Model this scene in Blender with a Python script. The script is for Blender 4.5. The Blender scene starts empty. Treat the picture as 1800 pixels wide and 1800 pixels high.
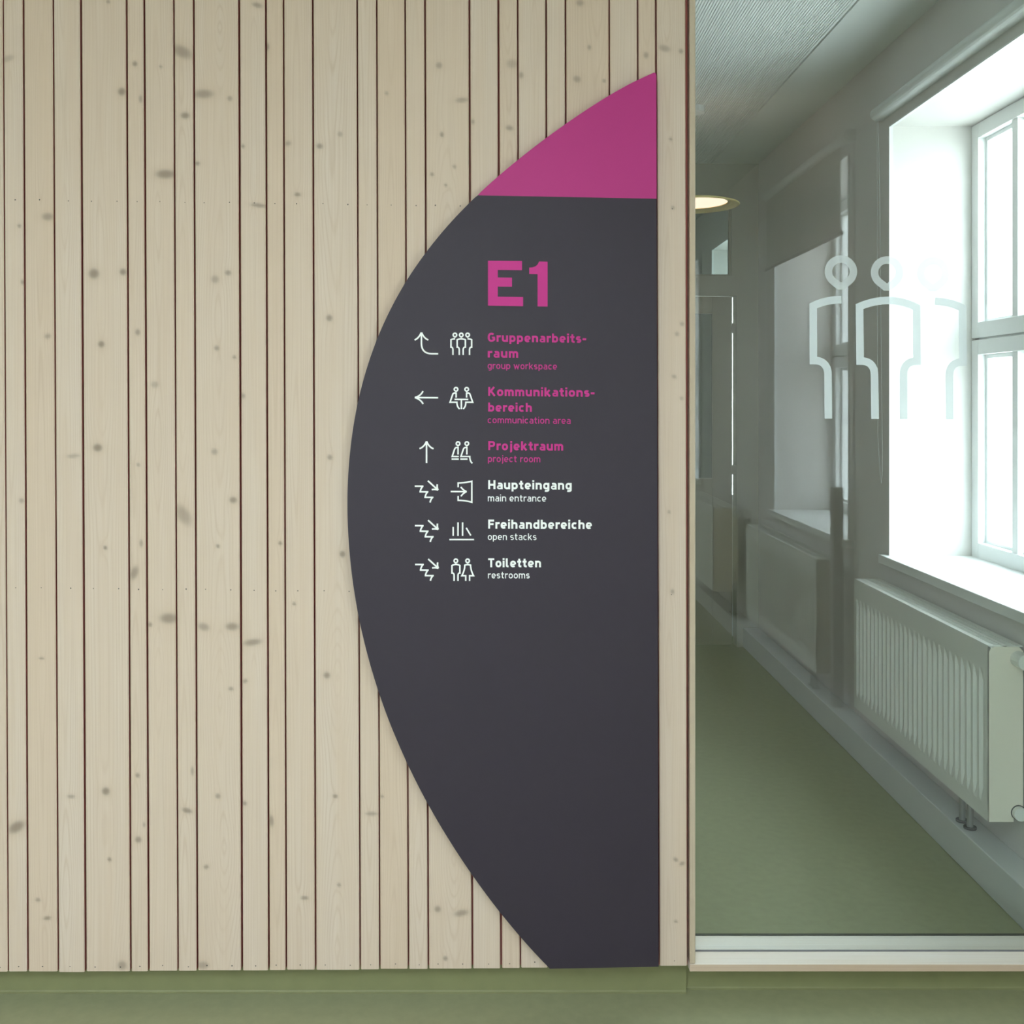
import bpy, bmesh, math, random
import numpy as np
from mathutils import Vector

# ------------------------------------------------------------------ camera, sky, exposure
S = bpy.context.scene
COL = S.collection
F = 1800.0            # focal length in pixels of the 1800 px frame
CU, CV, CH = 875.0, 702.0, 1.5   # straight-ahead point of the picture, eye height

cam_data = bpy.data.cameras.new('camera')
cam = bpy.data.objects.new('camera', cam_data)
COL.objects.link(cam)
cam.location = (0, 0, CH)
cam.rotation_euler = (math.pi/2, 0, 0)
cam_data.sensor_width = 36.0
cam_data.lens = 36.0
cam_data.shift_x = (900-CU)/1800.0
cam_data.shift_y = -(900-CV)/1800.0
cam_data.clip_start = 0.02
S.camera = cam

SKY = 14.5
world = bpy.data.worlds.new('overcast_sky')
S.world = world
world.use_nodes = True
wn = world.node_tree
wn.nodes.clear()
w_out = wn.nodes.new('ShaderNodeOutputWorld')
w_bg = wn.nodes.new('ShaderNodeBackground')
w_tc = wn.nodes.new('ShaderNodeTexCoord')
w_sep = wn.nodes.new('ShaderNodeSeparateXYZ')
w_mr = wn.nodes.new('ShaderNodeMapRange')
w_mix = wn.nodes.new('ShaderNodeMix'); w_mix.data_type = 'RGBA'
w_mr.inputs['From Min'].default_value = -0.25
w_mr.inputs['From Max'].default_value = 0.25
w_mix.inputs['A'].default_value = (0.50, 0.54, 0.53, 1)     # pale ground and facades
w_mix.inputs['B'].default_value = (0.84, 0.95, 1.0, 1)      # overcast sky
wn.links.new(w_tc.outputs['Generated'], w_sep.inputs[0])
wn.links.new(w_sep.outputs['Z'], w_mr.inputs['Value'])
wn.links.new(w_mr.outputs['Result'], w_mix.inputs['Factor'])
wn.links.new(w_mix.outputs['Result'], w_bg.inputs['Color'])
w_bg.inputs['Strength'].default_value = SKY
wn.links.new(w_bg.outputs[0], w_out.inputs[0])

S.view_settings.view_transform = 'Standard'
S.view_settings.look = 'None'
S.view_settings.gamma = 1.0
S.view_settings.use_curve_mapping = False
S.view_settings.exposure = 0.1
S.cycles.use_denoising = True
S.cycles.max_bounces = 14
S.cycles.diffuse_bounces = 8
S.cycles.transparent_max_bounces = 16
S.cycles.sample_clamp_indirect = 12.0

WIN_Y = [-0.578, -3.978, -5.678, 2.884, 6.284]   # near edge of each right-wall window; rearmost two unseen, added for light
WW = 1.22
Z_SILL, Z_HEAD = 0.868, 2.594
X_WALL, X_WIN = 1.578, 1.897
ADDED_REAR_WIN = (-3.6, -1.2, 0.9, 2.6)  # unseen window added in the rear wall for fill light
ADDED_ROOF_WIN = (-1.4, 0.2, -1.6, 0.1)     # unseen rooflight added to light the hall from above: x0, x1, y0, y1


def portal(loc, rot, sx, sy):
    d = bpy.data.lights.new('sky_portal', 'AREA')
    d.shape = 'RECTANGLE'; d.size = sx; d.size_y = sy
    d.cycles.is_portal = True
    o = bpy.data.objects.new('sky_portal', d)
    o.location = loc; o.rotation_euler = rot
    COL.objects.link(o)


for wy in WIN_Y:
    portal((2.06, wy+WW/2, (Z_SILL+Z_HEAD)/2), (0, math.pi/2, 0), Z_HEAD-Z_SILL, WW)
portal(((ADDED_REAR_WIN[0]+ADDED_REAR_WIN[1])/2, -6.5, (ADDED_REAR_WIN[2]+ADDED_REAR_WIN[3])/2), (math.pi/2, 0, 0),
       ADDED_REAR_WIN[1]-ADDED_REAR_WIN[0], ADDED_REAR_WIN[3]-ADDED_REAR_WIN[2])
portal(((ADDED_ROOF_WIN[0]+ADDED_ROOF_WIN[1])/2, (ADDED_ROOF_WIN[2]+ADDED_ROOF_WIN[3])/2, 3.12), (0, 0, 0),
       ADDED_ROOF_WIN[1]-ADDED_ROOF_WIN[0], ADDED_ROOF_WIN[3]-ADDED_ROOF_WIN[2])

# ------------------------------------------------------------------ materials
def srgb(r, g, b):
    def f(c):
        c /= 255.0
        return c/12.92 if c <= 0.04045 else ((c+0.055)/1.055)**2.4
    return (f(r), f(g), f(b), 1.0)


def mat(name, col, rough=0.5, spec=0.5, metal=0.0, noise=0.0, nscale=8.0, bump=0.0, bscale=200.0):
    m = bpy.data.materials.new(name)
    m.use_nodes = True
    nt = m.node_tree
    p = nt.nodes['Principled BSDF']
    p.inputs['Base Color'].default_value = col
    p.inputs['Roughness'].default_value = rough
    p.inputs['Specular IOR Level'].default_value = spec
    p.inputs['Metallic'].default_value = metal
    tc = nt.nodes.new('ShaderNodeTexCoord')
    if noise > 0:
        n = nt.nodes.new('ShaderNodeTexNoise')
        n.inputs['Scale'].default_value = nscale
        n.inputs['Detail'].default_value = 4
        nt.links.new(tc.outputs['Object'], n.inputs['Vector'])
        mr = nt.nodes.new('ShaderNodeMapRange')
        mr.inputs['From Min'].default_value = 0.3; mr.inputs['From Max'].default_value = 0.7
        mr.inputs['To Min'].default_value = 1-noise; mr.inputs['To Max'].default_value = 1+noise
        nt.links.new(n.outputs['Fac'], mr.inputs['Value'])
        mx = nt.nodes.new('ShaderNodeVectorMath'); mx.operation = 'SCALE'
        mx.inputs[0].default_value = col[:3]
        nt.links.new(mr.outputs['Result'], mx.inputs['Scale'])
        nt.links.new(mx.outputs[0], p.inputs['Base Color'])
    if bump > 0:
        n2 = nt.nodes.new('ShaderNodeTexNoise')
        n2.inputs['Scale'].default_value = bscale
        nt.links.new(tc.outputs['Object'], n2.inputs['Vector'])
        b = nt.nodes.new('ShaderNodeBump')
        b.inputs['Strength'].default_value = bump
        b.inputs['Distance'].default_value = 0.002
        nt.links.new(n2.outputs['Fac'], b.inputs['Height'])
        nt.links.new(b.outputs[0], p.inputs['Normal'])
    return m


def glass_mat(name, tint, ior=1.45):
    m = bpy.data.materials.new(name)
    m.use_nodes = True
    nt = m.node_tree
    nt.nodes.clear()
    out = nt.nodes.new('ShaderNodeOutputMaterial')
    tr = nt.nodes.new('ShaderNodeBsdfTransparent'); tr.inputs[0].default_value = (*tint, 1)
    gl = nt.nodes.new('ShaderNodeBsdfGlossy'); gl.inputs['Roughness'].default_value = 0.0
    fr = nt.nodes.new('ShaderNodeFresnel')
    ge = nt.nodes.new('ShaderNodeNewGeometry')
    mr = nt.nodes.new('ShaderNodeMapRange')      # a thin pane reflects alike from both of its faces
    mr.inputs['To Min'].default_value = ior; mr.inputs['To Max'].default_value = 1/ior
    nt.links.new(ge.outputs['Backfacing'], mr.inputs['Value'])
    nt.links.new(mr.outputs['Result'], fr.inputs['IOR'])
    mx = nt.nodes.new('ShaderNodeMixShader')
    nt.links.new(fr.outputs[0], mx.inputs[0])
    nt.links.new(tr.outputs[0], mx.inputs[1])
    nt.links.new(gl.outputs[0], mx.inputs[2])
    nt.links.new(mx.outputs[0], out.inputs[0])
    return m


def film_mat(name):
    m = bpy.data.materials.new(name)
    m.use_nodes = True
    nt = m.node_tree
    nt.nodes.clear()
    out = nt.nodes.new('ShaderNodeOutputMaterial')
    tr = nt.nodes.new('ShaderNodeBsdfTransparent'); tr.inputs[0].default_value = (0.97, 0.99, 1.0, 1)
    df = nt.nodes.new('ShaderNodeBsdfDiffuse'); df.inputs[0].default_value = (0.94, 0.97, 1.0, 1)
    tl = nt.nodes.new('ShaderNodeBsdfTranslucent'); tl.inputs[0].default_value = (0.95, 0.98, 1.0, 1)
    m1 = nt.nodes.new('ShaderNodeMixShader'); m1.inputs[0].default_value = 0.42
    m2 = nt.nodes.new('ShaderNodeMixShader'); m2.inputs[0].default_value = 0.56
    nt.links.new(df.outputs[0], m1.inputs[1]); nt.links.new(tl.outputs[0], m1.inputs[2])
    nt.links.new(tr.outputs[0], m2.inputs[1]); nt.links.new(m1.outputs[0], m2.inputs[2])
    nt.links.new(m2.outputs[0], out.inputs[0])
    return m


def board_mat(name, attr=True, axis='Z', base=(0.690, 0.575, 0.508)):
    """whitewashed spruce: growth rings follow the 'phase' attribute, knots the 'knot' attribute"""
    m = bpy.data.materials.new(name)
    m.use_nodes = True
    nt = m.node_tree
    L = nt.links
    p = nt.nodes['Principled BSDF']
    p.inputs['Roughness'].default_value = 0.55
    p.inputs['Specular IOR Level'].default_value = 0.3
    tc = nt.nodes.new('ShaderNodeTexCoord')
    mp = nt.nodes.new('ShaderNodeMapping')
    mp.inputs['Scale'].default_value = {'Z': (260, 260, 3.0), 'X': (3.0, 260, 260)}[axis]
    L.new(tc.outputs['Object'], mp.inputs[0])
    fn = nt.nodes.new('ShaderNodeTexNoise'); fn.inputs['Scale'].default_value = 1.0
    fn.inputs['Detail'].default_value = 3
    L.new(mp.outputs[0], fn.inputs['Vector'])
    mp2 = nt.nodes.new('ShaderNodeMapping')
    mp2.inputs['Scale'].default_value = {'Z': (22, 22, 1.6), 'X': (1.6, 22, 22)}[axis]
    L.new(tc.outputs['Object'], mp2.inputs[0])
    bn = nt.nodes.new('ShaderNodeTexNoise'); bn.inputs['Scale'].default_value = 1.0
    bn.inputs['Detail'].default_value = 3
    L.new(mp2.outputs[0], bn.inputs['Vector'])

    def val(op, a, b):
        n = nt.nodes.new('ShaderNodeMath'); n.operation = op
        for i, x in enumerate((a, b)):
            if x is None:
                continue
            if isinstance(x, (int, float)):
                n.inputs[i].default_value = x
            else:
                L.new(x, n.inputs[i])
        return n.outputs[0]

    def mixc(fac, a, b):
        n = nt.nodes.new('ShaderNodeMix'); n.data_type = 'RGBA'
        if isinstance(fac, (int, float)):
            n.inputs['Factor'].default_value = fac
        else:
            L.new(fac, n.inputs['Factor'])
        for k, x in (('A', a), ('B', b)):
            if isinstance(x, tuple):
                n.inputs[k].default_value = (*x, 1)
            else:
                L.new(x, n.inputs[k])
        return n.outputs['Result']

    def at(nm):
        n = nt.nodes.new('ShaderNodeAttribute'); n.attribute_name = nm
        return n.outputs['Fac']
    warm = (base[0]*0.98, base[1]*0.90, base[2]*0.80)
    pale = (base[0]*1.05, base[1]*1.08, base[2]*1.12)
    ring = (base[0]*0.74, base[1]*0.62, base[2]*0.50)
    c = mixc(bn.outputs['Fac'], warm, pale)
    if attr:
        c = mixc(at('tone'), c, warm)
    f1 = val('MULTIPLY', val('SUBTRACT', fn.outputs['Fac'], 0.5), 0.55)
    f1 = val('ADD', f1, 0.10)
    f1 = nt_clamp(nt, f1)
    c = mixc(f1, c, ring)
    if attr:
        sn = val('SINE', at('phase'), None)
        sn = val('POWER', nt_clamp(nt, val('ADD', val('MULTIPLY', sn, 0.5), 0.5)), 5.0)
        br = nt_clamp(nt, val('MULTIPLY', val('SUBTRACT', bn.outputs['Fac'], 0.28), 1.4))
        sn = val('MULTIPLY', val('MULTIPLY', sn, br), 0.62)
        c = mixc(sn, c, ring)
        c = mixc(nt_clamp(nt, at('knot')), c, (0.20, 0.150, 0.130))
        c = mixc(nt_clamp(nt, at('halo')), c, (0.40, 0.30, 0.20))
    L.new(c, p.inputs['Base Color'])
    b = nt.nodes.new('ShaderNodeBump'); b.inputs['Strength'].default_value = 0.12
    b.inputs['Distance'].default_value = 0.001
    L.new(fn.outputs['Fac'], b.inputs['Height'])
    L.new(b.outputs[0], p.inputs['Normal'])
    return m


def nt_clamp(nt, s):
    n = nt.nodes.new('ShaderNodeClamp')
    nt.links.new(s, n.inputs[0])
    return n.outputs[0]


M = {}
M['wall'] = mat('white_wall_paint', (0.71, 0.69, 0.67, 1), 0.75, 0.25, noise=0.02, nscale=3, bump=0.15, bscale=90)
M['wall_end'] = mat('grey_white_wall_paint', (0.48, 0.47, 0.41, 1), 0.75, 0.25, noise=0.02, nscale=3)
M['wall_dark'] = mat('dark_unseen_wall', (0.09, 0.075, 0.06, 1), 0.7, 0.2, noise=0.15, nscale=4)  # unseen inner wall, made dark to cut bounced light in the corridor
M['ceiling'] = mat('white_ceiling', (0.80, 0.82, 0.82, 1), 0.85, 0.2)
M['skirt'] = mat('white_skirting_paint', (0.66, 0.67, 0.66, 1), 0.45, 0.4)
M['window'] = mat('white_window_lacquer', (0.82, 0.84, 0.84, 1), 0.35, 0.5)
M['sill'] = mat('white_sill', (0.82, 0.83, 0.82, 1), 0.35, 0.5)
M['radiator'] = mat('white_radiator_enamel', (0.80, 0.81, 0.77, 1), 0.35, 0.5)
M['radiator_side'] = mat('radiator_enamel_warm_light', (0.86, 0.80, 0.69, 1), 0.35, 0.5)  # white enamel again, warm light on the end panels put into the colour
M['pipe'] = mat('brushed_steel_pipe', (0.35, 0.35, 0.34, 1), 0.4, 0.5, metal=0.7)
M['dark'] = mat('dark_rubber', (0.03, 0.03, 0.03, 1), 0.6)
M['lino'] = mat('green_linoleum', srgb(157, 159, 128), 0.36, 0.7, noise=0.06, nscale=35, bump=0.04, bscale=250)
M['lino_shaded'] = mat('green_linoleum_shaded', srgb(132, 133, 96), 0.45, 0.35, noise=0.04, nscale=20)  # the floor's lino with the shade under the boards put into its colour
M['gap'] = mat('brown_backing_board', (0.42, 0.145, 0.130, 1), 0.8, 0.1)
M['board'] = board_mat('whitewashed_spruce_boards')
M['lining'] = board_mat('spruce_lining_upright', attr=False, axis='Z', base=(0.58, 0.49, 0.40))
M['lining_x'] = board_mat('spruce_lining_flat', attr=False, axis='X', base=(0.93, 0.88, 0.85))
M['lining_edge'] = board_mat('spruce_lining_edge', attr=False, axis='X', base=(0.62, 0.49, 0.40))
M['nail'] = mat('dark_nail_head', (0.10, 0.08, 0.07, 1), 0.5)
M['sign'] = mat('anthracite_sign_board', srgb(55, 47, 60), 0.5, 0.35, noise=0.02, nscale=40)
M['pink'] = mat('magenta_sign_field', srgb(188, 50, 132), 0.5, 0.35)
M['pink_text'] = mat('magenta_lettering', srgb(204, 50, 143), 0.5, 0.3)
M['white_text'] = mat('white_lettering', srgb(252, 253, 255), 0.5, 0.3)
M['sign_edge'] = mat('pale_sign_edge', srgb(150, 140, 145), 0.6, 0.3)
M['glass'] = glass_mat('green_tinted_glass', (0.94, 0.975, 0.97), 1.78)
M['wglass'] = glass_mat('clear_window_glass', (0.97, 0.985, 0.98))
M['film'] = film_mat('frosted_white_film')
M['transom_glass'] = glass_mat('grey_transom_glass', (0.58, 0.62, 0.61))
M['blind'] = mat('grey_blind_fabric', (0.52, 0.51, 0.47, 1), 0.85, 0.15, bump=0.1, bscale=600)
M['blind_bar'] = mat('grey_blind_bar', (0.33, 0.33, 0.32, 1), 0.5)
M['door'] = mat('grey_beige_door_paint', (0.40, 0.38, 0.31, 1), 0.5, 0.3)
M['duct'] = mat('grey_duct_paint', (0.30, 0.28, 0.25, 1), 0.6, 0.3)
M['lamp'] = mat('cream_lamp_shade', srgb(238, 218, 150), 0.6, 0.3)
_e = bpy.data.materials.new('warm_lamp_diffuser'); _e.use_nodes = True
_p = _e.node_tree.nodes['Principled BSDF']
_p.inputs['Base Color'].default_value = (0.9, 0.8, 0.7, 1)
_p.inputs['Emission Color'].default_value = (1.0, 0.72, 0.55, 1)
_p.inputs['Emission Strength'].default_value = 1.3
M['glow'] = _e


# ------------------------------------------------------------------ mesh helpers
def P(u, v, Y):
    return ((u-CU)*Y/F, Y, CH-(v-CV)*Y/F)


class MB:
    def __init__(self):
        self.v, self.f, self.mi = [], [], []

    def add(self, vs, fs, mi=0):
        o = len(self.v)
        self.v += [tuple(a) for a in vs]
        self.f += [tuple(i+o for i in f) for f in fs]
        self.mi += [mi]*len(fs)

    def box(self, x0, x1, y0, y1, z0, z1, mi=0):
        vs = [(x, y, z) for z in (z0, z1) for y in (y0, y1) for x in (x0, x1)]
        self.add(vs, [(0, 2, 3, 1), (4, 5, 7, 6), (0, 1, 5, 4), (2, 6, 7, 3), (0, 4, 6, 2), (1, 3, 7, 5)], mi)

    def prism_xz(self, poly, y0, y1, mi=0, side=None):
        """polygon in X,Z; front at y0 (towards the camera), back at y1"""
        a = sum(p[0]*q[1]-q[0]*p[1] for p, q in zip(poly, poly[1:]+poly[:1]))
        if a < 0:
            poly = poly[::-1]
        n = len(poly)
        vs = [(x, y0, z) for x, z in poly]+[(x, y1, z) for x, z in poly]
        self.add(vs, [tuple(range(n))], mi)
        self.add(vs, [tuple(range(2*n-1, n-1, -1))]+[(i, i+n, (i+1) % n+n, (i+1) % n) for i in range(n)],
                 mi if side is None else side)

    def cyl(self, c, r, h, axis='z', n=20, mi=0, r2=None):
        r2 = r if r2 is None else r2
        ring = lambda rr, t: [self._ax(c, rr*math.cos(2*math.pi*i/n), rr*math.sin(2*math.pi*i/n), t, axis) for i in range(n)]
        vs = ring(r, 0)+ring(r2, h)
        fs = [(i, (i+1) % n, (i+1) % n+n, i+n) for i in range(n)]
        fs += [tuple(range(n-1, -1, -1)), tuple(range(n, 2*n))]
        self.add(vs, fs, mi)

    @staticmethod
    def _ax(c, a, b, t, axis):
        if axis == 'z':
            return (c[0]+a, c[1]+b, c[2]+t)
        if axis == 'y':
            return (c[0]+b, c[1]+t, c[2]+a)
        return (c[0]+t, c[1]+a, c[2]+b)

    def lathe(self, c, prof, n=48, mi=0):
        k = len(prof)
        vs = [(c[0]+r*math.cos(2*math.pi*i/n), c[1]+r*math.sin(2*math.pi*i/n), c[2]+z) for i in range(n) for r, z in prof]
        fs = [(i*k+j, ((i+1) % n)*k+j, ((i+1) % n)*k+j+1, i*k+j+1) for i in range(n) for j in range(k-1)]
        self.add(vs, fs, mi)

    def tube(self, pts, r, n=8, mi=0):
        pts = [Vector(p) for p in pts]
        vs, fs = [], []
        for i, p in enumerate(pts):
            d = (pts[min(i+1, len(pts)-1)]-pts[max(i-1, 0)]).normalized()
            a = d.orthogonal().normalized() if i == 0 else (a-d*a.dot(d)).normalized()
            b = d.cross(a)
            vs += [p+a*r*math.cos(2*math.pi*k/n)+b*r*math.sin(2*math.pi*k/n) for k in range(n)]
        for i in range(len(pts)-1):
            fs += [(i*n+k, i*n+(k+1) % n, (i+1)*n+(k+1) % n, (i+1)*n+k) for k in range(n)]
        fs += [tuple(range(n-1, -1, -1)), tuple(range((len(pts)-1)*n, len(pts)*n))]
        self.add(vs, fs, mi)

    def stroke(self, pts, w, y0, y1, closed=False, mi=0):
        """flat stroke of width w along an X,Z polyline, front at y0, back at y1"""
        q = []
        for p in pts:
            if not q or (abs(p[0]-q[-1][0])+abs(p[1]-q[-1][1])) > 1e-6:
                q.append(p)
        if closed and abs(q[0][0]-q[-1][0])+abs(q[0][1]-q[-1][1]) < 1e-6:
            q.pop()
        n = len(q)
        l, r = [], []
        for i, p in enumerate(q):
            a = q[i-1] if (closed or i > 0) else None
            b = q[(i+1) % n] if (closed or i < n-1) else None
            d1 = Vector((p[0]-a[0], p[1]-a[1])).normalized() if a else None
            d2 = Vector((b[0]-p[0], b[1]-p[1])).normalized() if b else None
            d1 = d1 or d2; d2 = d2 or d1
            n1 = Vector((-d1[1], d1[0])); n2 = Vector((-d2[1], d2[0]))
            mm = n1+n2
            mm = mm.normalized() if mm.length > 1e-4 else n1
            k = (w/2)/max(mm.dot(n1), 0.24)
            l.append((p[0]+mm[0]*k, p[1]+mm[1]*k)); r.append((p[0]-mm[0]*k, p[1]-mm[1]*k))
        vs = [(x, y0, z) for x, z in l]+[(x, y0, z) for x, z in r]+[(x, y1, z) for x, z in l]+[(x, y1, z) for x, z in r]
        fs = []
        for i in range(n if closed else n-1):
            j = (i+1) % n
            fs += [(i, n+i, n+j, j), (2*n+i, i, j, 2*n+j), (n+i, 3*n+i, 3*n+j, n+j), (2*n+i, 2*n+j, 3*n+j, 3*n+i)]
        if not closed:
            fs += [(0, 2*n, 3*n, n), (n-1, 2*n-1, 4*n-1, 3*n-1)]
        self.add(vs, fs, mi)

    def build(self, name, mats, parent=None, bevel=0.0, smooth=False, kind=None):
        me = bpy.data.meshes.new(name)
        me.from_pydata(self.v, [], self.f)
        if not isinstance(mats, (list, tuple)):
            mats = [mats]
        for m in mats:
            me.materials.append(m)
        if len(mats) > 1:
            me.polygons.foreach_set('material_index', self.mi)
        if smooth:
            me.polygons.foreach_set('use_smooth', [True]*len(me.polygons))
        me.update()
        o = bpy.data.objects.new(name, me)
        COL.objects.link(o)
        if parent is not None:
            o.parent = parent
            o.matrix_parent_inverse = parent.matrix_world.inverted() if False else o.matrix_parent_inverse
        if bevel > 0:
            b = o.modifiers.new('soft_edge', 'BEVEL')
            b.width = bevel; b.segments = 2; b.limit_method = 'ANGLE'
        if kind:
            o['kind'] = kind
        return o


def rebase(o):
    """move a child mesh built in world coordinates into its parent's frame"""
    off = Vector(o.parent.location) if o.parent else Vector()
    if o.parent and o.parent.parent:
        off += Vector(o.parent.parent.location)
    for v in o.data.vertices:
        v.co -= off
    return o


def tag(o, label, cat, group=None):
    o['label'] = label; o['category'] = cat
    if group:
        o['group'] = group
    return o


def empty(name, loc=(0, 0, 0), kind=None):
    o = bpy.data.objects.new(name, None)
    o.location = loc
    o.empty_display_size = 0.1
    COL.objects.link(o)
    if kind:
        o['kind'] = kind
    return o


def bez(p0, p1, p2, n=8):
    return [((1-t)**2*p0[0]+2*t*(1-t)*p1[0]+t*t*p2[0], (1-t)**2*p0[1]+2*t*(1-t)*p1[1]+t*t*p2[1]) for t in [i/n for i in range(n+1)]]


# ------------------------------------------------------------------ room shell
Y_BOARD = 2.55       # front of the boards
Y_CORE, Y_BACK = 2.568, 2.688
X_JAMB = (1211.5-CU)*Y_BOARD/F
Y_END = 6.2
X_LEFT, Y_REAR, Y_FAR, Z_CEIL = -4.2, -6.2, 9.6, 2.928

b = MB(); b.box(X_LEFT-.1, 2.0, Y_REAR-.1, Y_FAR+.1, -0.12, 0.0)
b.build('floor', M['lino'], kind='structure')

# ceiling with fine grooves running down the corridor
b = MB()
rx0, rx1, ry0, ry1 = ADDED_ROOF_WIN
b.box(X_LEFT-.1, rx0, Y_REAR-.1, Y_BACK, Z_CEIL, Z_CEIL+.1)
b.box(rx1, 2.0, Y_REAR-.1, Y_BACK, Z_CEIL, Z_CEIL+.1)
b.box(rx0, rx1, Y_REAR-.1, ry0, Z_CEIL, Z_CEIL+.1)
b.box(rx0, rx1, ry1, Y_BACK, Z_CEIL, Z_CEIL+.1)
b.box(1.295, 2.0, Y_BACK, Y_FAR+.1, Z_CEIL, Z_CEIL+.1)
b.box(X_LEFT-.1, 1.291, Y_BACK, Y_FAR+.1, Z_CEIL+.006, Z_CEIL+.1)
pitch = 0.0108
x = -0.95
while x < 1.285:
    b.box(x, x+0.0072, Y_BACK, Y_END, Z_CEIL, Z_CEIL+.008)
    x += pitch
b.build('ceiling', M['ceiling'], kind='structure')

# right wall with its window openings
b = MB()
XO = 1.99
ys = sorted(WIN_Y)
edges = [Y_REAR-.1]
for y in ys:
    edges += [y, y+WW]
edges.append(Y_FAR+.1)
for i in range(0, len(edges), 2):
    b.box(X_WALL, XO, edges[i], edges[i+1], 0, Z_CEIL)
for y in ys:
    b.box(X_WALL, XO, y, y+WW, 0, Z_SILL-.03)
    b.box(X_WALL, XO, y, y+WW, Z_HEAD, Z_CEIL)
b.build('wall_right', M['wall'], kind='structure')

b = MB(); b.box(X_LEFT-.1, X_LEFT, Y_REAR-.1, Y_CORE, 0, Z_CEIL)
b.build('wall_left', M['wall'], kind='structure')
b = MB()
x0, x1, z0, z1 = ADDED_REAR_WIN
b.box(X_LEFT, x0, Y_REAR-.3, Y_REAR, 0, Z_CEIL); b.box(x1, X_WALL, Y_REAR-.3, Y_REAR, 0, Z_CEIL)
b.box(x0, x1, Y_REAR-.3, Y_REAR, 0, z0); b.box(x0, x1, Y_REAR-.3, Y_REAR, z1, Z_CEIL)
b.build('wall_rear', M['wall'], kind='structure')
b = MB(); b.box(X_LEFT-.1, X_LEFT, Y_BACK, Y_FAR, 0, Z_CEIL)
b.build('wall_inner', M['wall_dark'], kind='structure')
b = MB(); b.box(X_LEFT, X_WALL, Y_FAR, Y_FAR+.1, 0, Z_CEIL)
b.build('wall_far', M['wall_end'], kind='structure')

# end wall of the corridor: door opening, transom opening
XD0, XD1 = 0.42, 1.447
ZD = 2.128
ZT0, ZT1, XT1 = 2.247, 2.70, 1.4156
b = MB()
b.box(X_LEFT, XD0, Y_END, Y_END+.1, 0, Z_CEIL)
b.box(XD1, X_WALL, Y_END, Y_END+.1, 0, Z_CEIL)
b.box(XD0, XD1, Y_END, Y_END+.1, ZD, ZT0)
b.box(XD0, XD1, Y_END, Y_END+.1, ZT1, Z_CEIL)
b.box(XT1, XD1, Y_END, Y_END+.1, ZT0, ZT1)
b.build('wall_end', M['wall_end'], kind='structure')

# thick skirting ledge along the window wall
b = MB()
b.box(1.485, X_WALL, Y_BACK, Y_END, 0, 0.119)
b.box(1.485, X_WALL, Y_END+.1, Y_FAR, 0, 0.119)
b.box(1.485, X_WALL, Y_REAR, Y_BOARD, 0, 0.119)
b.build('baseboard_right', M['skirt'], kind='structure', bevel=0.003)

# ------------------------------------------------------------------ boarded wall
wall = MB()
wall.box(X_LEFT, X_JAMB-.001, Y_CORE, Y_BACK, 0.082, Z_CEIL)
wall.box(X_LEFT, X_JAMB-.001, 2.5945, Y_BACK, 0.0, 0.082)
wall_front = wall.build('wall_front', M['gap'], kind='structure')
# recessed green upstand below the boards, coved into the floor
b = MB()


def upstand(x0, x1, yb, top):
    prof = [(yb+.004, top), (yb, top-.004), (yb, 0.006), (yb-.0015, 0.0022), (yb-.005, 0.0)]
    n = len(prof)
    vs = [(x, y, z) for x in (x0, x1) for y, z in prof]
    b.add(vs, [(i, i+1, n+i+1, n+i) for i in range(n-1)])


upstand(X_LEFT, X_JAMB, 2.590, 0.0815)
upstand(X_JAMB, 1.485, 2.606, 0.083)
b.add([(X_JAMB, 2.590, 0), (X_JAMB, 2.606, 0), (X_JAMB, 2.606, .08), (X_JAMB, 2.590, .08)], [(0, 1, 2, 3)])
b.build('baseboard_front', M['lino_shaded'], kind='structure')
wall_front_core_y = 2.5905

TOPS = [-72, -25, 5, 40.6, 93, 141.6, 222, 253, 305, 340, 420, 467, 498, 549.5, 627.6, 662, 712, 747, 825, 876, 910, 960, 994, 1071,
        1121, 1153, 1206.5]
BOTS = [-63, -16, 14, 48.6, 102, 150, 229.4, 261, 312.5, 346.7, 425.3, 472.5, 503, 554.7, 633, 667.5, 718, 753, 830.5, 881, 915, 964,
        998, 1075, 1125, 1158.5, 1209.5]
EDGE = [1708, 1708, 1707.5, 1707.5, 1708.5, 1707.5, 1707.5, 1706.5, 1706.5, 1705.5, 1705.5, 1705, 1704.5, 1704.5, 1704, 1703, 1703,
        1702.5, 1702, 1701.5, 1701, 1701, 1700, 1699.5, 1699, 1697.5]
GAPS = [3, 3, 2.2, 3, 2.6, 3.4, 3, 3.2, 2.6, 3, 3.6, 3, 2.6, 3, 2.4, 2.4, 2.6, 2.8, 3.2, 3.4, 2.6, 2.8, 2.8, 2.4, 2.4, 3, 3.4]
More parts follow.
